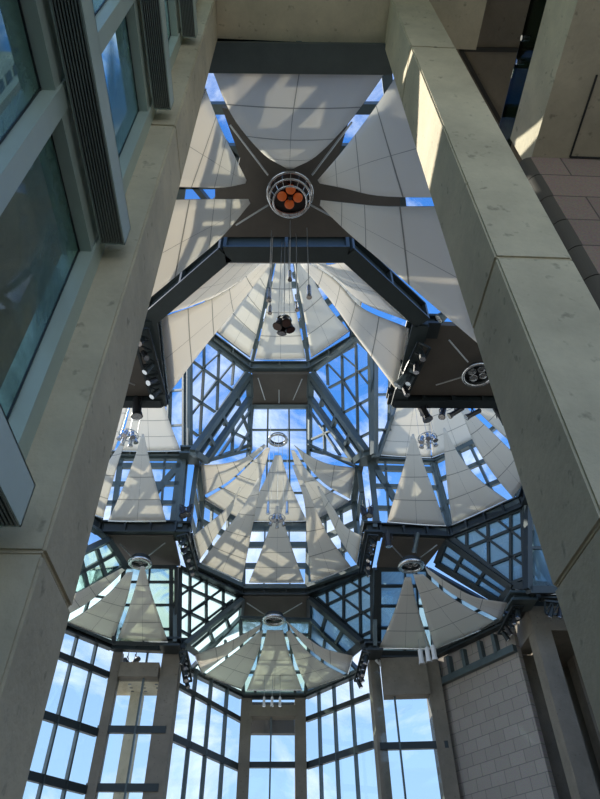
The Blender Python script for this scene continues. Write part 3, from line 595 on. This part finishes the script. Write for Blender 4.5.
def rect(name, z0, z1, off, th, m):
    bm = bmesh.new(); a = B0-dn*.25+off; b = B1+off; q = -nb*th
    hexa(bm, [Vector((a.x, a.y, z0)), Vector((b.x, b.y, z0)), Vector((b.x, b.y, z0))+q, Vector((a.x, a.y, z0))+q], [Vector((a.x, a.y, z1)), Vector((b.x, b.y, z1)), Vector((b.x, b.y, z1))+q, Vector((a.x, a.y, z1))+q]); fin(bm, name, m, t3)
rect('pane', zst+.01, zgl, go, .03, glass('dark_green_glass', (.22, .32, .28), .025))
rect('handrail', zgl, zgl+.06, go*1.5, .06, M['black'])
for (x, y) in ((519, 62), (524, 38)):
    c = PL(x, y, B0, nb); bm = bmesh.new(); tube(bm, c+nb*.05, c-nb*.1, .05, n=14); fin(bm, 'fixing', M['chrome'], t3)
# ------------------------------------------------------------------ left window wall with louvred heaters
Xw = xa
def W(x, y): return XX(x, y, Xw)
t = sroot('wall_left', (Xw, yfl, 0))
y0w, y1w = -5.0, yfl
nm = Vector((1, 0, 0))
XO = Xw+.24
ends = [XX(125, 245, XO), XX(171, 110, XO), XX(196, 38, XO), XX(21, 527, XO)]
zlou = [e.z+.15 for e in ends]
Ztop = 3.66*S+EYE+.9
gl = sroot(nwname(), (Xw-.12, yfl, 0))
bm = bmesh.new(); boxw(bm, Xw-.17, Xw-.15, y0w, y1w, 0, Ztop); fin(bm, 'glass', M['gglass'], gl)
# vertical mullions: measured
mul = [W(32, 152).y, W(96, 45).y]
print('mullion Y', mul)
bm = bmesh.new()
for yy in (yfl-.09, mul[0], mul[0]-(yfl-mul[0]), mul[0]-2*(yfl-mul[0])):
    boxw(bm, Xw-.30, Xw-.02, yy-.09, yy+.09, 0, Ztop)
fin(bm, 'mullions', M['frame'], gl)
bm = bmesh.new()
for zz in zlou: boxw(bm, Xw-.30, Xw-.04, y0w, y1w, zz-.28, zz+.28)
fin(bm, 'transoms', M['frame'], gl)
bm = bmesh.new()
for yy in (yfl-.20, mul[0]+.105, mul[0]-.105): boxw(bm, Xw-.16, Xw-.145, yy-.006, yy+.006, 0, Ztop)
for zz in zlou:
    boxw(bm, Xw-.16, Xw-.145, y0w, y1w, zz-.30, zz-.285); boxw(bm, Xw-.16, Xw-.145, y0w, y1w, zz+.285, zz+.30)
fin(bm, 'gaskets', M['black'], gl)
names = ['second lowest louvred heater box along the left window wall', 'third louvred heater box up the left window wall', 'topmost louvred heater box on the left window wall', 'lowest louvred heater box at the left picture edge']
for zz, lb, yend in zip(zlou, names, [e.y for e in ends]):
    tt = thing('heater_louvre', lb, 'heater', (Xw, yend, zz), 'louvred heaters on the window wall')
    del tt['group']
    x0, x1 = Xw+.01, XO; ye = min(yend, yfl-.12)
    bm = bmesh.new(); boxw(bm, x0, x0+.012, y0w, ye, zz-.15, zz+.15); boxw(bm, x0, x1, y0w, ye, zz+.138, zz+.15); boxw(bm, x1-.012, x1, y0w, ye, zz-.15, zz+.15); boxw(bm, x0, x1, ye-.012, ye, zz-.15, zz+.15)
    fin(bm, 'casing', M['frame'], tt)
    bm = bmesh.new(); k = 9
    for i in range(k):
        xx = x0+.018+(x1-x0-.036)*i/(k-1); boxw(bm, xx-.006, xx+.006, y0w, ye-.02, zz-.156, zz-.12)
    fin(bm, 'slats', M['louver'], tt)
    bm = bmesh.new(); boxw(bm, x0+.012, x1-.012, y0w, ye-.012, zz-.09, zz-.08); fin(bm, 'backing', M['black'], tt)

# ------------------------------------------------------------------ lamps
def spot_parts(parent, p, d, L, r, body='black', cablelen=0, lensm='lampglow'):
    p = Vector(p); d = Vector(d).normalized()
    bm = bmesh.new(); tube(bm, p-d*L/2, p+d*L*.28, r*.82, r*.82, 12); tube(bm, p+d*L*.28, p+d*L/2, r*.85, r*1.08, 12, True); tube(bm, p-d*(L/2+.06), p-d*L/2, r*.5, r*.7, 12)
    b_ = fin(bm, 'body', M[body], parent, False)
    bm = bmesh.new(); tube(bm, p+d*(L/2), p+d*(L/2+.015), r*.9, r*.9, 12); fin(bm, 'lens', M[lensm], b_)
def spotlight(label, x, y, z, d, L=.8, r=.2, body='black', group=None, arm=.5):
    p = Z(x, y, z); t = thing('spotlight', label, 'spotlight', p, group)
    spot_parts(t, p, d, L, r, body)
    bm = bmesh.new(); s = Vector(d).cross(Vector((0, 0, 1)));  s = s.normalized() if s.length > .1 else Vector((1, 0, 0))
    a = p+s*(r*1.25); b = p-s*(r*1.25); u = Vector((0, 0, r*1.8))
    bar(bm, a, a+u, .03, .05); bar(bm, b, b+u, .03, .05); bar(bm, a+u, b+u, .05, .03); tube(bm, p+u, p+u+Vector((0, 0, arm)), .025, n=6)
    fin(bm, 'yoke', M['black'], t)
    return t
def ringlamp(label, x, y, z, R, r=.1, n=5, lamps='lampglow', disc=True, tilt=(0, 0, 1), canr=None):
    p = Z(x, y, z); t = thing('ring_lamp', label, 'lamp', p)
    bm = bmesh.new(); torus(bm, p, tilt, R, r, 36, 10); fin(bm, 'ring', M['chrome'], t, True)
    bm = bmesh.new(); torus(bm, p+Vector((0, 0, r*1.6)), tilt, R*.9, r*.6, 36, 8)
    for i in range(8):
        a = i*math.pi/4; tube(bm, p+Vector((math.cos(a)*R, math.sin(a)*R, 0)), p+Vector((math.cos(a)*R*.9, math.sin(a)*R*.9, r*1.8)), r*.25, n=6)
    fin(bm, 'upper_ring', M['dsteel'], t, True)
    if disc:
        bm = bmesh.new(); tube(bm, p+Vector((0, 0, r*2.2)), p+Vector((0, 0, r*2.2+.05)), R*.92, R*.92, 28); fin(bm, 'back_plate', M['black'], t)
    cr = canr or R*.26
    for i in range(n):
        a = i*2*math.pi/n+.4; c = p+Vector((math.cos(a)*R*.45, math.sin(a)*R*.45, r*1.2))
        bm = bmesh.new(); tube(bm, c+Vector((0, 0, -.02)), c+Vector((0, 0, .2)), cr, cr*.7, 14, False); torus(bm, c+Vector((0, 0, -.02)), (0, 0, 1), cr, cr*.14, 14, 6); l = fin(bm, 'lamp', M['chrome'], t)
        bm = bmesh.new(); tube(bm, c+Vector((0, 0, .03)), c+Vector((0, 0, .05)), cr*.85, cr*.85, 14); fin(bm, 'lens', M[lamps], l)
    return t
ringlamp('small chrome ring lamp hanging high in the centre against blue sky', 278, 440, 6.95, .6, .1, 0, disc=False)
ringlamp('oval chrome ring lamp with lamps below the left dark panel', 140, 563, 4.5, .55, .13, 5)
ringlamp('oval chrome ring lamp with lamps below the middle dark panel', 274, 620, 4.3, .6, .13, 5)
ringlamp('oval chrome ring lamp with lamps below the right dark panel', 411, 566, 4.4, .62, .13, 5)
ringlamp('large ring lamp with pale bulbs beside the right pillar', 478, 375, 4.7, .62, .07, 4)
# big hub lamp with orange bulbs
p = Z(290, 197, 4.4); t = thing('hub_lamp', 'round chrome cage lamp with four orange bulbs at the centre of the star', 'lamp', p)
bm = bmesh.new(); torus(bm, p+Vector((0, 0, .2)), (0, 0, 1), .68, .05, 40, 10); torus(bm, p-Vector((0, 0, .1)), (0, 0, 1), .62, .035, 40, 8); torus(bm, p-Vector((0, 0, .3)), (0, 0, 1), .5, .03, 40, 8); fin(bm, 'rings', M['chrome'], t, True)
bm = bmesh.new()
for i in range(16):
    a = i*math.pi/8; e = Vector((math.cos(a), math.sin(a), 0)); tube(bm, p+e*.68+Vector((0, 0, .2)), p+e*.62-Vector((0, 0, .1)), .015, n=5); tube(bm, p+e*.62-Vector((0, 0, .1)), p+e*.5-Vector((0, 0, .3)), .012, n=5)
fin(bm, 'cage', M['chrome'], t)
bm = bmesh.new(); tube(bm, p+Vector((0, 0, .26)), p+Vector((0, 0, .32)), .66, .66, 36); fin(bm, 'back_plate', M['black'], t)
bm = bmesh.new(); tube(bm, p+Vector((0, 0, .24)), p-Vector((0, 0, .1)), .08, .06, 16); fin(bm, 'core', M['black'], t)
for i in range(4):
    a = i*math.pi/2+.05; c = p+Vector((math.cos(a)*.24, math.sin(a)*.24, 0))
    bm = bmesh.new(); bmesh.ops.create_uvsphere(bm, u_segments=18, v_segments=10, radius=.15, matrix=Matrix.Translation(c)@Matrix.Diagonal((1, 1, .8, 1))); bo = fin(bm, 'bulb', M['orange'], t, True)
    bm = bmesh.new(); tube(bm, c+Vector((0, 0, .05)), c+Vector((0, 0, .24)), .1, .13, 14); fin(bm, 'socket', M['bronze'], bo)
# pendants on long cables
def pendant(label, x, y, z, ytop, ztop, L=.55, r=.09, xt=None, body='chrome', group=None):
    p = Z(x, y, z); t = thing('pendant_lamp', label, 'pendant lamp', p, group)
    spot_parts(t, p, (0, 0, -1), L, r, body)
    bm = bmesh.new(); tube(bm, p+Vector((0, 0, L/2)), Vector((p.x, p.y, ztop*S+EYE)), .014, n=5); fin(bm, 'cable', M['cable'], t)
pendant('slim pendant lamp left of the near cable cluster', 269, 295, 3.6, 215, 4.45, .5, .075, 271)
pendant('slim pendant lamp right of the near cable cluster', 309, 292, 3.6, 215, 4.45, .5, .075, 307)
pendant('slim pendant lamp in the middle of the near cables', 290, 276, 3.7, 215, 4.45, .4, .06, 289.5)
pendant('small pendant lamp low on the left of the near cables', 270, 310, 3.5, 217, 4.45, .3, .06, 272)
pendant('small pendant lamp low on the right of the near cables', 297, 307, 3.5, 217, 4.45, .3, .06, 300)
pendant('slim pendant on the left in the central far dome', 268, 508, 5.3, 447, 6.9, .8, .11, 272)
pendant('slim pendant on the right in the central far dome', 287, 508, 5.3, 447, 6.9, .8, .11, 284)
for x, y, l in ((421, 657, 'left'), (428, 655, 'middle'), (434, 653, 'right')):
    pendant('white hanging spotlight, the %s of three left of the tiled wall' % l, x, y, 3.45, 600, 3.7, .75, .16, x, 'white')
for x, l in ((264, 'left'), (272, 'middle'), (280, 'right')):
    pendant('white hanging lamp, the %s of three below the middle fan' % l, x, 702, 3.4, 628, 4.2, .5, .1, 274, 'white')
def cluster(label, x, y, z, ytop, ztop, R=.4, n=5, body='chrome', canL=.35, canr=.13):
    p = Z(x, y, z); t = thing('lamp_cluster', label, 'chandelier', p)
    bm = bmesh.new(); torus(bm, p+Vector((0, 0, .2)), (0, 0, 1), R*.8, .03, 20, 6); tube(bm, p+Vector((0, 0, .1)), p+Vector((0, 0, .45)), .08, .03, 8)
    for i in range(n):
        a = i*2*math.pi/n; e = Vector((math.cos(a), math.sin(a), 0)); tube(bm, p+Vector((0, 0, .25)), p+e*R*.8+Vector((0, 0, .2)), .02, n=5)
    fin(bm, 'frame', M['chrome'], t)
    for i in range(n):
        a = i*2*math.pi/n+.3; e = Vector((math.cos(a), math.sin(a), 0)); c = p+e*R*.6
        spot_parts(t, c, e*.35-Vector((0, 0, 1)), canL, canr, body, lensm='bronze' if body == 'black' else 'lampglow')
    top = Vector((p.x, p.y, ztop*S+EYE))
    bm = bmesh.new(); tube(bm, p+Vector((0, 0, .4)), top, .014, n=5)
    for k in (-1, 1): tube(bm, p+Vector((k*R*.7, 0, .2)), top+Vector((k*R*.4, 0, 0)), .01, n=5)
    fin(bm, 'cable', M['cable'], t)
cluster('cluster of four dark lamps hanging on cables below the near ring', 284, 325, 3.4, 215, 4.45, .24, 4, 'black', .3, .13)
cluster('small chandelier hanging in the middle of the central far dome', 277, 521, 5.2, 449, 6.9, .6, 5, canL=.45, canr=.12)
cluster('small chandelier on the left beside the pillar', 128, 438, 5.4, 395, 6.6, .62, 6, canL=.45, canr=.13)
cluster('small chandelier on the right below the row of black spotlights', 428, 441, 5.4, 395, 6.6, .62, 6, canL=.45, canr=.13)
# theatre spotlights on beams
for args in (
    ('black spotlight hanging down below the left dark panel', 137, 408, 4.7, (.15, .1, -1), .9, .24),
    ('black spotlight, leftmost of the row under the right dark panel', 424, 412, 4.72, (.3, .1, -1), .9, .22),
    ('black spotlight, second of the row under the right dark panel', 443, 412, 4.74, (-.35, -.2, -1), .8, .15),
    ('black spotlight, third of the row under the right dark panel', 456, 412, 4.74, (-.9, .1, -.6), .8, .14),
    ('black spotlight, fourth of the row under the right dark panel', 473, 414, 4.74, (-.9, .1, -.5), .75, .14),
    ('black spotlight touching the right pillar below the dark panel', 500, 416, 4.74, (.5, .3, -1), .85, .14),
    ('grey-green spotlight on the near right corner of the ring beam', 448, 312, 4.7, (-.7, .3, -.5), .9, .2, 'steel'),
    ('grey-green spotlight on the right side of the ring beam', 404, 378, 4.7, (-.6, .3, -.7), .9, .2, 'steel'),
    ('slim grey-green spotlight against the right-hand lower dark panel', 416, 543, 4.65, (-.3, .4, -1), 1.1, .14, 'steel'),
    ('dark spotlight at the left end of the right-hand lower panel', 388, 540, 4.7, (0, .1, -1), .8, .2),
    ('black spotlight above the joint left of the lower central sails', 183, 512, 5.1, (.2, -.2, -1), .6, .22),
    ('second black spotlight above the joint left of the lower central sails', 189, 511, 5.1, (-.2, -.2, -1), .6, .2),
    ('black spotlight above the joint right of the lower central sails', 364, 513, 5.1, (.2, -.2, -1), .6, .22),
    ('second black spotlight above the joint right of the lower central sails', 370, 512, 5.1, (-.2, -.2, -1), .6, .2),
    ('small black spotlight silhouetted in the top left window', 127, 663, 3.7, (.6, 0, -.6), .6, .18),
    ('second small black spotlight silhouetted in the top left window', 135, 662, 3.7, (-.5, 0, -.6), .6, .2),
    ('pale spotlight at the right end of the middle fan', 380, 663, 3.6, (.4, -.3, -.6), .6, .16, 'white'),
    ('pale spotlight at the left end of the tiled wall frame', 404, 664, 3.6, (.4, -.3, -.6), .6, .15, 'chrome'),
    ('brass-lit spotlight at the corner above the tiled wall', 500, 636, 3.6, (.4, -.3, -.6), .6, .15, 'chrome'),
):
    spotlight(*args[:4], *args[4:])
# truss ladders with small fittings on the sides of the rings
def ladder(label, a, b, za, zb, w=.5, n=6, k=5):
    A = Z(*a, za); B = Z(*b, zb); t = thing('lighting_truss', label, 'truss', A); d = (B-A).normalized(); s = d.cross(Vector((0, 1, .3))).normalized()*w/2
    bm = bmesh.new(); bar(bm, A-s, B-s, .1, .1); bar(bm, A+s, B+s, .1, .1)
    for i in range(n+1):
        c = A.lerp(B, i/n); bar(bm, c-s, c+s, .07, .07)
        if i < n: e = A.lerp(B, (i+1)/n); bar(bm, c-s, e+s, .05, .05)
    fin(bm, 'lattice', M['dsteel'], t)
    rnd = random.Random(hash(label) % 1000 if False else len(label))
    for i in range(k):
        c = A.lerp(B, (i+.5)/k); dr = Vector((rnd.uniform(-.6, .6), rnd.uniform(-.6, .2), -1))
        h = bpy.data.objects.new('fitting', None); C.objects.link(h); h.parent = t; h.location = c-A
        p = c-Vector((0, 0, .25)); d2 = dr.normalized(); L, r = .5, .13
        bm = bmesh.new(); tube(bm, p-d2*L/2, p+d2*L/2, r*.8, r, 10); tube(bm, p, c, .025, n=5)
        o = fin(bm, 'fitting', M['black' if i % 2 else 'dsteel'], t)
        bm = bmesh.new(); tube(bm, p+d2*L/2, p+d2*(L/2+.02), r*.9, r*.9, 10); fin(bm, 'lens', M['lampglow'], o)
        bpy.data.objects.remove(h)
ladder('truss of small spotlights left of the lower central sails', (182, 535), (193, 572), 4.75, 4.6)
ladder('truss of small spotlights right of the lower central sails', (373, 535), (366, 572), 4.75, 4.6)
ladder('truss of small spotlights inside the left side of the near ring', (140, 330), (158, 395), 4.7, 4.7, .6, 6, 5)
ladder('truss of small spotlights inside the right side of the near ring', (424, 345), (402, 392), 4.7, 4.7, .5, 5, 4)
ladder('truss of small spotlights on the left end of the middle fan', (183, 652), (188, 682), 3.6, 3.35, .4)
ladder('truss of small spotlights on the right end of the middle fan', (366, 652), (358, 682), 3.6, 3.35, .4)
ladder('truss of small spotlights at the corner above the tiled wall', (518, 606), (503, 634), 3.6, 3.55, .5)
ladder('truss behind the upper right columns, beside the pillar', (545, 607), (590, 612), 3.55, 3.5, .6, 6, 5)
# slim posts between tiers beside the central dome
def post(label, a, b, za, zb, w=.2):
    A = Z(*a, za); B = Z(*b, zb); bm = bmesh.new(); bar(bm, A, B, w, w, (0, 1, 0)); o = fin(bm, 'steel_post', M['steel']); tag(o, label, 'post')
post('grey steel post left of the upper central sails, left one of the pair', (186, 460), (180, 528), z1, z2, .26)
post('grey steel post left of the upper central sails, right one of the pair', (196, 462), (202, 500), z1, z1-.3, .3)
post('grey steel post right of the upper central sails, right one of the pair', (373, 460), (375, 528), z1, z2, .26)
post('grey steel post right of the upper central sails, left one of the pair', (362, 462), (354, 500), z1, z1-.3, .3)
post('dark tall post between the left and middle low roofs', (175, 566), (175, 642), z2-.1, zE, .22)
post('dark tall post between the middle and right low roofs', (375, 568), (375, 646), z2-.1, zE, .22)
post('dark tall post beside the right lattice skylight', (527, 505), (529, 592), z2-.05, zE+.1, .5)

# ------------------------------------------------------------------ outside
def outside():
    # tower and low wing seen through the left window wall
    t = thing('building', 'grey stone tower outside the left windows', 'building', (-11, 4, 0))
    bm = bmesh.new(); a = XX(18, 52, -9.5); b = XX(48, 100, -9.5); c = XX(0, 75, -9.5)
    boxw(bm, -13, -9.5, a.y, b.y+.6, 0, a.z); boxw(bm, -13, -9.9, c.y-3, a.y, 0, c.z); fin(bm, 'wall', M['build'], t)
    bm = bmesh.new()
    for i in range(22):
        for j in range(6):
            z_ = a.z-.6-i*.8; y_ = a.y+.35+j*.6
            if z_ > 1 and y_ < b.y+.4: boxw(bm, -9.52, -9.46, y_-.15, y_+.15, z_-.25, z_+.25)
    fin(bm, 'windows', M['dsteel'], t)
    t = thing('building', 'low pale green wing outside the left windows', 'building', (-12, 6, 0))
    bm = bmesh.new(); boxw(bm, -9.3, -6.5, -8, 6, 0, 11); fin(bm, 'wall', M['build'], t)
    bm = bmesh.new()
    for yy in range(-8, 7): bar(bm, (-6.45, yy, 0), (-6.45, yy, 11), .15, .15, (1, 0, 0))
    for zz in (2, 4, 6, 8, 9.5, 10.9): bar(bm, (-6.45, -8, zz), (-6.45, 6, zz), .15, .15, (0, 0, 1))
    fin(bm, 'window_grid', M['frame'], t)
    # concrete canopy outside the far left window
    PA = Z(113, 651, zE); Yc = PA.y+2.2
    a = YY(128, 700, Yc); b = YY(165, 700, Yc); zc_ = YY(150, 692, Yc).z
    t = thing('concrete_canopy', 'perforated concrete canopy outside the far left window', 'canopy', (a.x, Yc, 0))
    bm = bmesh.new(); boxw(bm, a.x-1, b.x+.6, Yc-1.6, Yc+.6, zc_, zc_+.4); fin(bm, 'soffit', M['concrete'], t)
    c0 = YY(126, 720, Yc); c1 = YY(138, 720, Yc)
    bm = bmesh.new(); boxw(bm, c0.x, c1.x, Yc, Yc+.8, 0, zc_); fin(bm, 'post', M['concrete'], t)
    bm = bmesh.new()
    for i in range(3):
        for j in range(3): tube(bm, (a.x+.2+i*.75, Yc-1.2+j*.55, zc_-.01), (a.x+.2+i*.75, Yc-1.2+j*.55, zc_+.02), .1, n=10)
    fin(bm, 'holes', M['black'], t)
    # stone cornice outside the centre window
    PA = Z(243, 697, zE); Yc = PA.y+1.0
    a = YY(246, 722, Yc); b = YY(298, 722, Yc); z0 = YY(270, 733, Yc).z; z1_ = YY(270, 718, Yc).z
    bm = bmesh.new(); boxw(bm, a.x, b.x, Yc, Yc+.5, z0, z1_+1); tag(fin(bm, 'roof_edge', M['panel']), 'dark roof edge just outside the centre window', 'roof edge')
outside()

# unseen room behind the viewer, hall side wall and an added sun block
struct(quadbox(Xw-.3, 12, -5.3, -5, 13, zl+.9, 'wall_rear', M['concrete2']))  # unseen rear wall, its opening sized for the light on the pillars
struct(quadbox(Xw-.3, 12, -5.3, -5, 0, .4, 'wall_rear', M['concrete2']))
struct(quadbox(18, 18.3, 6, yA+1.6, 0, ZR, 'wall_hall_right', M['tile']))
struct(quadbox(-5.3, -5, 4.6, 12, 0, ZR+1.0, 'sun_block_wall', M['concrete2']))  # added unseen wall, keeps sun off the right pillar's lower inner face
struct(quadbox(12, 12.3, -5, 8, 0, zl+1.2, 'wall_side', M['concrete2']))
struct(quadbox(Xw-.3, 12, -5, min(yfl, yfr)-1.2, zl+.9, zl+1.2, 'ceiling', M['concrete2']))
# floor and ground
struct(quadbox(-30, 30, -14, 60, -.4, 0, 'floor', M['floor']))

# ------------------------------------------------------------------ sky and sun
w = bpy.data.worlds.new('sky'); bpy.context.scene.world = w; w.use_nodes = True; nt = w.node_tree; nt.nodes.clear()
N = nt.nodes.new; L = nt.links.new
out = N('ShaderNodeOutputWorld'); bg = N('ShaderNodeBackground'); L(bg.outputs[0], out.inputs[0])
tc = N('ShaderNodeTexCoord'); sep = N('ShaderNodeSeparateXYZ'); L(tc.outputs['Generated'], sep.inputs[0])
gr = N('ShaderNodeValToRGB'); e = gr.color_ramp.elements
e[0].position = .0; e[0].color = (.72, .80, .86, 1); e[1].position = 1; e[1].color = (.04, .17, .55, 1)
x = e.new(.18); x.color = (.36, .58, .86, 1); x = e.new(.36); x.color = (.30, .50, .82, 1); x = e.new(.62); x.color = (.07, .26, .74, 1)
L(sep.outputs['Z'], gr.inputs[0])
mp = N('ShaderNodeMapping'); mp.inputs['Scale'].default_value = (1, 1, 1.6); L(tc.outputs['Generated'], mp.inputs[0])
ns = N('ShaderNodeTexNoise'); ns.inputs['Scale'].default_value = 5.5; ns.inputs['Detail'].default_value = 9; ns.inputs['Roughness'].default_value = .6; ns.inputs['Distortion'].default_value = .6; L(mp.outputs[0], ns.inputs['Vector'])
cr = N('ShaderNodeValToRGB'); cr.color_ramp.elements[0].position = .49; cr.color_ramp.elements[1].position = .70; L(ns.outputs['Fac'], cr.inputs[0])
mx = N('ShaderNodeMix'); mx.data_type = 'RGBA'; L(cr.outputs[0], mx.inputs[0]); L(gr.outputs[0], mx.inputs[6]); mx.inputs[7].default_value = (.86, .92, 1.0, 1)
L(mx.outputs[2], bg.inputs[0]); bg.inputs[1].default_value = 1.45
sd = bpy.data.lights.new('sun', 'SUN'); sd.energy = 7.5; sd.angle = .009; sd.color = (1, .93, .8)
so = bpy.data.objects.new('sun', sd); C.objects.link(so); so.location = (-20, 10, 40)
so.rotation_euler = Vector((.62, -.40, -.675)).to_track_quat('-Z', 'Y').to_euler()
vs = bpy.context.scene.view_settings; vs.view_transform = 'Standard'; vs.look = 'None'; vs.exposure = 0.0; vs.gamma = 1; vs.use_curve_mapping = False
bpy.context.scene.cycles.transparent_max_bounces = 24
